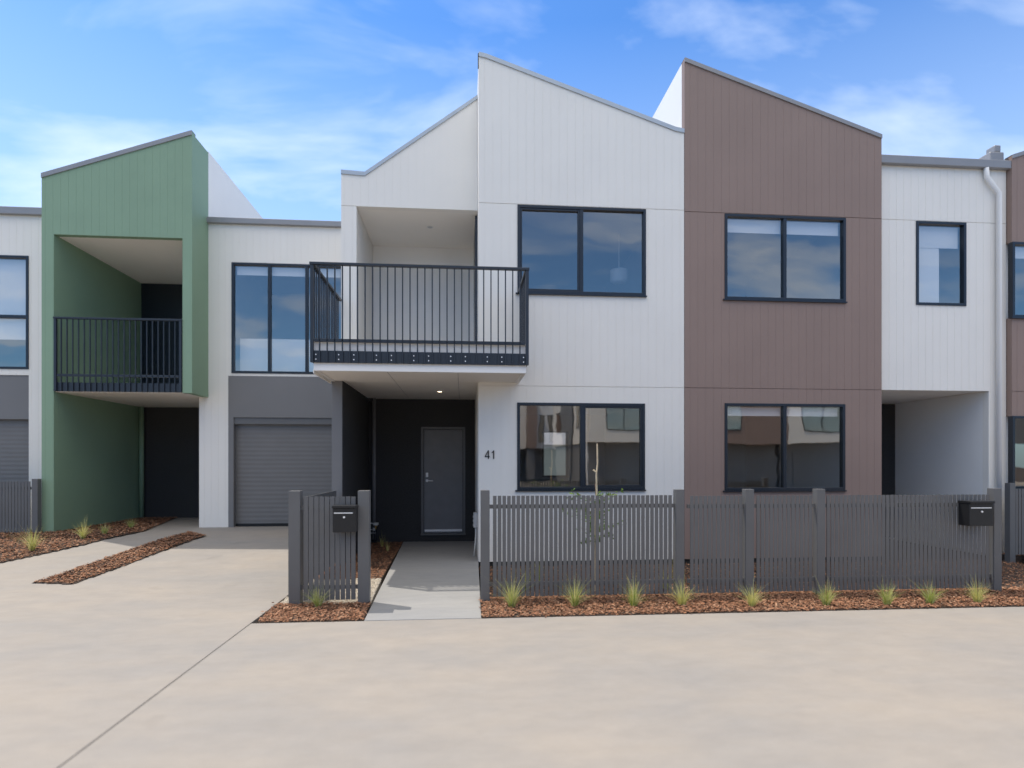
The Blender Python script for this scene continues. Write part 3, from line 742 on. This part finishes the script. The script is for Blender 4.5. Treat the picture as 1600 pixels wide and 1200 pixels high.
fence('long grey slat fence in front of the brown house', 2.6, 6.4, FY, [PX(1170, FY), PX(1281, FY), PX(1556, FY)], FT - .01, FP, pitch=.0535)
for o in [o for o in C.objects if o.get('label', '').startswith('long grey')]: pass
# side fence along the boundary, running back to the blade wall
sf = thing('slat_fence', (-2.0, 7.9, 0), 'grey slat side fence running back from the letterbox fence to the house', 'fence', 'grey vertical slat fences in front of the houses')
s = MB(); y = FY + .2
while y < YF - .06:
    s.box(-1.972, -1.958, y, y + .043, .04 + 0, 1.14); y += .0535
s.build('slat_panel', 'fence', sf)
MB().box(-1.957, -1.935, FY + .16, YF - .01, .17, .215).build('fence_rail', 'fence', sf)
MB().box(-1.957, -1.935, FY + .16, YF - .01, 1.0, 1.045).build('fence_rail', 'fence', sf)
# left and far right fences
fence('dark grey slat fence beside the green house at the left edge', -12.0, v0 + .02, YV - .1, [v0 - .03, v0 - 2.4], PZ(752, v0, YV), PZ(748, v0, YV), ground=.1, pitch=.0535)
fence('dark grey slat fence at the foot of the far right house', PX(1577, 8.95), 13.0, 8.95, [PX(1580, 8.95), PX(1580, 8.95) + 2.4], FT - .05, FP - .02)
# letterboxes
def letterbox(px0, px1, py0, py1, label):
    x0, x1 = PX(px0, FY - .15), PX(px1, FY - .15); z1, z0 = PZ(py0, x0, FY - .15), PZ(py1, x0, FY - .15)
    t = thing('letterbox', ((x0 + x1) / 2, FY - .08, z0), label, 'letterbox', 'black letterboxes on the slat fences')
    b = MB(); a, c = FY - .16, FY - .003
    b.box(x0, x1, a, c, z0, z1 - .03); b.build('box_body', 'mailbox', t, bevel=.004)
    MB().prism([(x0 - .006, z1 - .028), (x1 + .006, z1 - .028), (x1 + .006, z1), (x0 - .006, z1)], a - .02, c).build('lid', 'mailbox', t, bevel=.003)
    MB().box(x0 + .015, x1 - .03, a - .008, a - .001, z1 - .085, z1 - .075).build('slot_flap', 'steel', t)
    cx = (x0 + x1) / 2
    MB().tube([(cx, a - .012, z1 - .125), (cx, a - .0005, z1 - .125)], .011, 16).build('lock', 'steel', t)
letterbox(520, 556, 790, 832, 'black letterbox with round lock on the short fence left of the path')
letterbox(1514, 1551, 783, 822, 'black letterbox on the right end of the long fence')

# ================================================================== PLANTS
def tuft(px, py, h, w, label, m='blade', nb=150, base=None, pos=None):
    if pos: x, y, z = pos
    else:
        x, y = GP(px, py); z = .01
    h *= .9 * random.uniform(.85, 1.12); w *= 1.55 * random.uniform(.8, 1.15); nb = int(nb * 1.15)
    t = thing('grass_tuft', (x, y, z), label, 'grass tuft', 'ornamental grass tufts along the fences')
    def blades(k, lo, hi):
        mb = MB()
        for _ in range(k):
            a = random.uniform(0, 6.28); r0 = random.uniform(0, .035); hh = h * random.uniform(lo, hi) * random.uniform(.8, 1.1)
            lean = w * random.uniform(.1, 1.15) * random.random() ** .5; bw = random.uniform(.0016, .0032)
            dx, dy = math.cos(a), math.sin(a); ph = random.uniform(0, 6.28); sx, sy = math.cos(ph) * bw, math.sin(ph) * bw
            droop = random.uniform(.0, .45) * lean / max(w, .01)
            n = len(mb.v); S = 6
            for i in range(S + 1):
                u = i / S; rr = r0 + lean * u ** 1.7; zz = hh * (u - droop * u ** 3)
                c = (x + dx * rr, y + dy * rr, z + zz); q = (1 - u * .85)
                mb.v += [(c[0] - sx * q, c[1] - sy * q, c[2]), (c[0] + sx * q, c[1] + sy * q, c[2])]
            for i in range(S): mb.f.append((n + 2 * i, n + 2 * i + 1, n + 2 * i + 3, n + 2 * i + 2))
        return mb
    blades(nb, .45, 1).build('foliage', m, t, recalc=False)
    blades(nb // 6, .9, 1.35).build('dry_blades', 'bladey', t, recalc=False)
    return t
tuft(497, 950, .27, .16, 'green grass tuft below the letterbox fence', nb=110)
tuft(800, 950, .36, .20, 'wispy grass tuft beside the path at the left end of the fence of number 41')
tuft(898, 950, .35, .19, 'wispy grass tuft in the middle of the fence of number 41')
tuft(990, 949, .30, .17, 'smaller grass tuft nearer the right end of the fence of number 41', nb=120)
tuft(1066, 948, .29, .17, 'grass tuft at the post where the two fences meet', 'bladey', nb=120)
for px, py, lb in ((1175, 949, 'straw-coloured grass tuft below the first post of the long fence'), (1291, 948, 'greenish grass tuft below the middle post of the long fence'),
                   (1386, 947, 'grass tuft by the long fence third from its right end'), (1453, 945, 'grass tuft by the long fence second from its right end'), (1527, 943, 'straw-coloured grass tuft below the right letterbox')):
    tuft(px, py, .27, .15, lb, 'bladey' if 'straw' in lb else 'blade', nb=130)
for px, py, lb, hh in ((50, 862, 'large pale grass tuft in the mulch at the left edge', .42), (130, 843, 'pale grass tuft in front of the green wall', .32), (163, 836, 'small grass tuft by the green entry wall', .2), (205, 826, 'small dark green tuft deep in the green entry', .22)):
    x, y = GR(px, py); tuft(0, 0, hh, hh * .5, lb, 'bladey' if hh > .3 else 'blade', nb=120, pos=(x, y, ramp(y) + .015))
for px, Y, lb in ((822, 7.5, 'upright plant behind the fence of number 41 left of the young tree'), (842, 7.9, 'second upright plant behind the fence of number 41'), (1040, 7.4, 'grass tuft behind the fence near its right post'), (1058, 8.0, 'grass tuft in the far corner of the garden of number 41')):
    tuft(0, 0, .38, .12, lb, nb=90, pos=(PX(px, Y), Y, -.07))
for px, Y, lb in ((597, 11.2, 'thin dry plant beside the tap'), (606, 10.6, 'thin dry plant in the porch mulch')):
    tuft(0, 0, .28, .1, lb, 'bladey', nb=26, pos=(PX(px, Y), Y, -.01))

# young tree tied to a stake
YT = 7.45; tx_, _ = XZ(930, 800, YT)
T = thing('young_tree', (tx_, YT, -.08), 'thin young tree with sparse green leaves behind the fence of number 41', 'tree')
MB().tube([(tx_, YT, -.1), (tx_ + .01, YT, .3), (tx_ - .01, YT, .7), (tx_ + .01, YT, 1.1), (tx_, YT, 1.3)], [.014, .012, .010, .007, .004], 8).build('trunk', 'bark', T, smooth=True)
br = MB(); lf = MB()
for i in range(44):
    z = random.uniform(.50, 1.22); a = random.uniform(0, 6.28); l = random.uniform(.12, .34) * (1.25 - .5 * abs(z - .95))
    e = Vector((tx_ + l * math.cos(a), YT + l * math.sin(a), z + random.uniform(-.06, .12)))
    s_ = Vector((tx_, YT, z - .06)); br.tube([s_, (s_ + e) / 2 + Vector((0, 0, .02)), e], [.004, .003, .0015], 5)
    for k in range(14):
        c = s_.lerp(e, random.uniform(.3, 1.08)) + Vector([random.uniform(-.03, .03) for _ in range(3)])
        u = Vector([random.uniform(-1, 1) for _ in range(3)]).normalized(); v = u.cross(Vector([random.uniform(-1, 1) for _ in range(3)])).normalized()
        L_ = random.uniform(.018, .036); W_ = L_ * .45
        lf.quad(c - u * L_, c - v * W_, c + u * L_, c + v * W_)
br.build('branches', 'bark', T)
lf.build('crown', 'leaf', T, recalc=False)
sx, sz = XZ(933, 693, YT - .05)
S_ = thing('garden_stake', (sx, YT - .05, -.08), 'pale crooked timber stake standing in front of the lower window', 'stake')
MB().tube([(sx - .02, YT - .05, -.1), (sx - .03, YT - .05, .6), (sx - .005, YT - .05, 1.2), (sx - .012, YT - .05, 1.42), (sx + .004, YT - .05, 1.55), (sx, YT - .05, sz)], [.013, .013, .012, .012, .011, .010], 7).build('pole', 'wood', S_)
MB().tube([(sx - .012, YT - .05, 1.44), (sx - .05, YT - .05, 1.475)], [.010, .012], 7).build('stub', 'wood', S_)

# ================================================================== OPPOSITE ROW (behind the viewpoint, seen in the glass)
def opp(name_label, x0, x1, y0, y1, z1, m, low='grey', over=1.2, zl=2.85, wins=()):
    t = thing('townhouse', ((x0 + x1) / 2, (y0 + y1) / 2, 0), name_label, 'house', 'townhouses across the street')
    MB().box(x0, x1, y0, y1, zl, z1).build('upper_storey_or_sky', m, t)
    MB().box(x0 + .1, x1 - .1, y0 + .1, y1 - over, 0, zl - .001).build('ground_storey', low, t)
    MB().box(x0 - .05, x1 + .05, y0 - .05, y1 + .05, z1 + .001, z1 + .1).build('roof_flashing', 'gutter', t)
    for (a, b, c, d) in wins:
        fr = MB().box(a, b, y1 + .001, y1 + .05, c, d).build('window', 'frame', t)
        MB().box(a + .06, (a + b) / 2 - .03, y1 + .051, y1 + .056, c + .06, d - .06).box((a + b) / 2 + .03, b - .06, y1 + .051, y1 + .056, c + .06, d - .06).build('pane', 'glass', fr)
    if x1 - x0 > 4: MB().box(x0 + 1.0, min(x1 - .5, x0 + 3.6), y1 - over + .001, y1 - over + .05, .05, 2.3).build('garage_door', 'garage', t)
    return t
opp('pale townhouse with overhanging upper floor opposite number 41', 7.6, 13.5, -30, -16, 6.8, 'white', wins=[(8.6, 10.8, 3.6, 5.6)])
opp('white townhouse standing far down the side lane', -4.5, 2.2, -62, -50, 8.2, 'white2', wins=[(-3, -1, 4, 6)])
opp('narrow white townhouse far down the lane with a brown neighbour', 3.6, 5.85, -46, -36, 7.4, 'white', low='black')
opp('narrow brown townhouse between two white ones down the lane', 5.9, 6.75, -46, -35, 7.8, 'brown', low='grey', over=.3)
opp('white townhouse with two windows down the lane beside the brown one', 6.8, 9.6, -46, -36, 7.2, 'white2', wins=[(7.1, 7.7, 3.4, 6.2), (8.1, 8.7, 3.4, 6.2)])
opp('pale grey townhouse across the street left of the lane', -9.5, -2.2, -30, -16, 6.6, 'white', wins=[(-8.5, -6, 3.6, 5.6)])
opp('green townhouse across the street', -16, -9.55, -30, -16, 7.2, 'green', wins=[(-15, -12.6, 3.6, 5.6)])
opp('white townhouse at the right end of the row across the street', 20.05, 27, -30, -16, 6.9, 'white', wins=[(21, 23.5, 3.6, 5.6)])
opp('dark grey townhouse beyond the row across the street', 27.05, 36, -30, -16, 7.1, 'grey', wins=[(28, 30.5, 3.6, 5.6)])
opp('brown townhouse towards the right of the row across the street', 13.55, 20, -30, -16, 7.4, 'brown', wins=[(14.5, 17, 3.6, 5.6)])
o7 = [o for o in C.objects if o.get('label') == 'pale townhouse with overhanging upper floor opposite number 41'][0]
for a, b in ((-20.5, -19.2), (-24.5, -23.2), (-28, -26.5)):
    f_ = MB().box(7.55, 7.599, a, b, 4.0, 5.7).build('window', 'frame', o7); MB().box(7.54, 7.549, a + .06, b - .06, 4.06, 5.64).build('pane', 'glass', f_)
MB().tube([(7.54, -16.4, .1), (7.54, -16.4, 6.7)], .05, 10).build('downpipe', 'white2', o7)
MB().tube([(7.54, -22, .1), (7.54, -22, 6.7)], .05, 10).build('downpipe', 'frame', o7)
MB().box(7.53, 7.598, -26, -22.2, 2.9, 6.75).build('side_panel', 'grey', o7)
# low building behind, visible through both windows of the ground floor room
rb = thing('rear_building', (2.5, 24, 0), 'pale building seen through the lower window of number 41', 'building')
MB().box(-3, 9, 24, 27, -.2, 2.35).build('rear_wall', 'pale', rb)
MB().box(-3.1, 9.1, 23.9, 27.1, 2.351, 5.6).build('upper_storey_or_sky', 'white2', rb)  # white block added in place of the glaring sky above the rear wall

# ================================================================== LIGHT, SKY
sv = Vector((-.385, .235, 1)).normalized()
el = math.asin(sv.z); az = math.atan2(sv.x, sv.y)
su = bpy.data.lights.new('sun', 'SUN'); su.energy = 2.6; su.angle = R(.53); su.color = (1, .93, .83)
so = bpy.data.objects.new('sun', su); C.objects.link(so); so.rotation_euler = (-sv).to_track_quat('-Z', 'Y').to_euler(); so.location = (0, 0, 30)

w = bpy.data.worlds.new('World'); scene.world = w; w.use_nodes = True
nt = w.node_tree; N = nt.nodes; L = nt.links; bg = N['Background']; bg.inputs['Strength'].default_value = .15
sky = N.new('ShaderNodeTexSky'); sky.sky_type = 'NISHITA'; sky.sun_disc = False; sky.sun_elevation = el; sky.sun_rotation = az
sky.air_density = 1.0; sky.dust_density = .6; sky.ozone_density = 1.2
tc = N.new('ShaderNodeTexCoord'); sep = N.new('ShaderNodeSeparateXYZ'); L.new(tc.outputs['Generated'], sep.inputs[0])
zp = N.new('ShaderNodeMath'); zp.operation = 'MAXIMUM'; zp.inputs[1].default_value = .02; L.new(sep.outputs['Z'], zp.inputs[0])
za = N.new('ShaderNodeMath'); za.operation = 'ADD'; za.inputs[1].default_value = .12; L.new(zp.outputs[0], za.inputs[0])
dv = N.new('ShaderNodeVectorMath'); dv.operation = 'DIVIDE'; L.new(tc.outputs['Generated'], dv.inputs[0])
cb3 = N.new('ShaderNodeCombineXYZ')
for i in range(3): L.new(za.outputs[0], cb3.inputs[i])
L.new(cb3.outputs[0], dv.inputs[1])
mp = N.new('ShaderNodeMapping'); mp.inputs['Rotation'].default_value = (0, 0, R(35)); mp.inputs['Scale'].default_value = (.8, 1.45, .0); mp.inputs['Location'].default_value = (0.4, 5.2, 0)
L.new(dv.outputs[0], mp.inputs['Vector'])
n1 = N.new('ShaderNodeTexNoise'); n1.inputs['Scale'].default_value = 1.7; n1.inputs['Detail'].default_value = 9; n1.inputs['Roughness'].default_value = .53; n1.inputs['Distortion'].default_value = .35
L.new(mp.outputs[0], n1.inputs['Vector'])
cr = N.new('ShaderNodeValToRGB'); cr.color_ramp.elements[0].position = .47; cr.color_ramp.elements[0].color = (0, 0, 0, 1)
cr.color_ramp.elements[1].position = .80; cr.color_ramp.elements[1].color = (.85, .85, .85, 1)
L.new(n1.outputs['Fac'], cr.inputs[0])
# lighter, milkier air towards the horizon
hz = N.new('ShaderNodeMapRange'); hz.inputs['From Min'].default_value = .60; hz.inputs['From Max'].default_value = .28
hz.inputs['To Min'].default_value = 0; hz.inputs['To Max'].default_value = .55; L.new(sep.outputs['Z'], hz.inputs['Value'])
tint = N.new('ShaderNodeMix'); tint.data_type = 'RGBA'; tint.blend_type = 'MULTIPLY'; tint.inputs['Factor'].default_value = 1
tint.inputs['B'].default_value = (.40, .72, 1.08, 1); L.new(sky.outputs[0], tint.inputs['A'])
mh = N.new('ShaderNodeMix'); mh.data_type = 'RGBA'; mh.inputs['B'].default_value = (3.8, 5.0, 6.6, 1)
hy = N.new('ShaderNodeMapRange'); hy.inputs['From Min'].default_value = -.6; hy.inputs['From Max'].default_value = .5; hy.inputs['To Min'].default_value = .12; hy.inputs['To Max'].default_value = 1
L.new(sep.outputs['Y'], hy.inputs['Value'])
hm = N.new('ShaderNodeMath'); hm.operation = 'MULTIPLY'; L.new(hz.outputs[0], hm.inputs[0]); L.new(hy.outputs[0], hm.inputs[1])
L.new(hm.outputs[0], mh.inputs['Factor']); L.new(tint.outputs['Result'], mh.inputs['A'])
zn = N.new('ShaderNodeMapRange'); zn.inputs['From Min'].default_value = .58; zn.inputs['From Max'].default_value = .82; zn.inputs['To Min'].default_value = 0; zn.inputs['To Max'].default_value = .9  # white veil added overhead and behind the view to brighten the shaded fronts
zv = N.new('ShaderNodeMath'); zv.operation = 'MULTIPLY_ADD'; zv.inputs[1].default_value = -.22; L.new(sep.outputs['Y'], zv.inputs[0]); L.new(sep.outputs['Z'], zv.inputs[2])
L.new(zv.outputs[0], zn.inputs['Value'])
zh = N.new('ShaderNodeMix'); zh.data_type = 'RGBA'; zh.inputs['B'].default_value = (9.3, 8.8, 8.1, 1); L.new(zn.outputs[0], zh.inputs['Factor']); L.new(mh.outputs['Result'], zh.inputs['A']); mh = zh
mc = N.new('ShaderNodeMix'); mc.data_type = 'RGBA'; mc.inputs['B'].default_value = (5.2, 5.8, 6.6, 1)
L.new(cr.outputs[0], mc.inputs['Factor']); L.new(mh.outputs['Result'], mc.inputs['A'])
L.new(mc.outputs['Result'], bg.inputs['Color'])

# ================================================================== CAMERA, RENDER
cam = bpy.data.cameras.new('camera'); co = bpy.data.objects.new('camera', cam); C.objects.link(co)
co.location = (0, 0, EYE); co.rotation_euler = (R(90), 0, -YAW)
cam.sensor_width = 36; cam.lens = F / 1600 * 36; cam.shift_y = (HY - 600) / 1600; cam.clip_end = 2000; cam.clip_start = .05
cam.dof.use_dof = True; cam.dof.focus_distance = 8.0; cam.dof.aperture_fstop = cam.lens / 30.0
scene.camera = co
vs_ = scene.view_settings; vs_.view_transform = 'Standard'; vs_.look = 'None'; vs_.gamma = 1; vs_.exposure = 0.48
scene.render.engine = 'CYCLES'
cy = scene.cycles; cy.use_denoising = True; cy.max_bounces = 8; cy.diffuse_bounces = 4; cy.glossy_bounces = 4; cy.transparent_max_bounces = 8
cy.caustics_reflective = False; cy.sample_clamp_indirect = 6
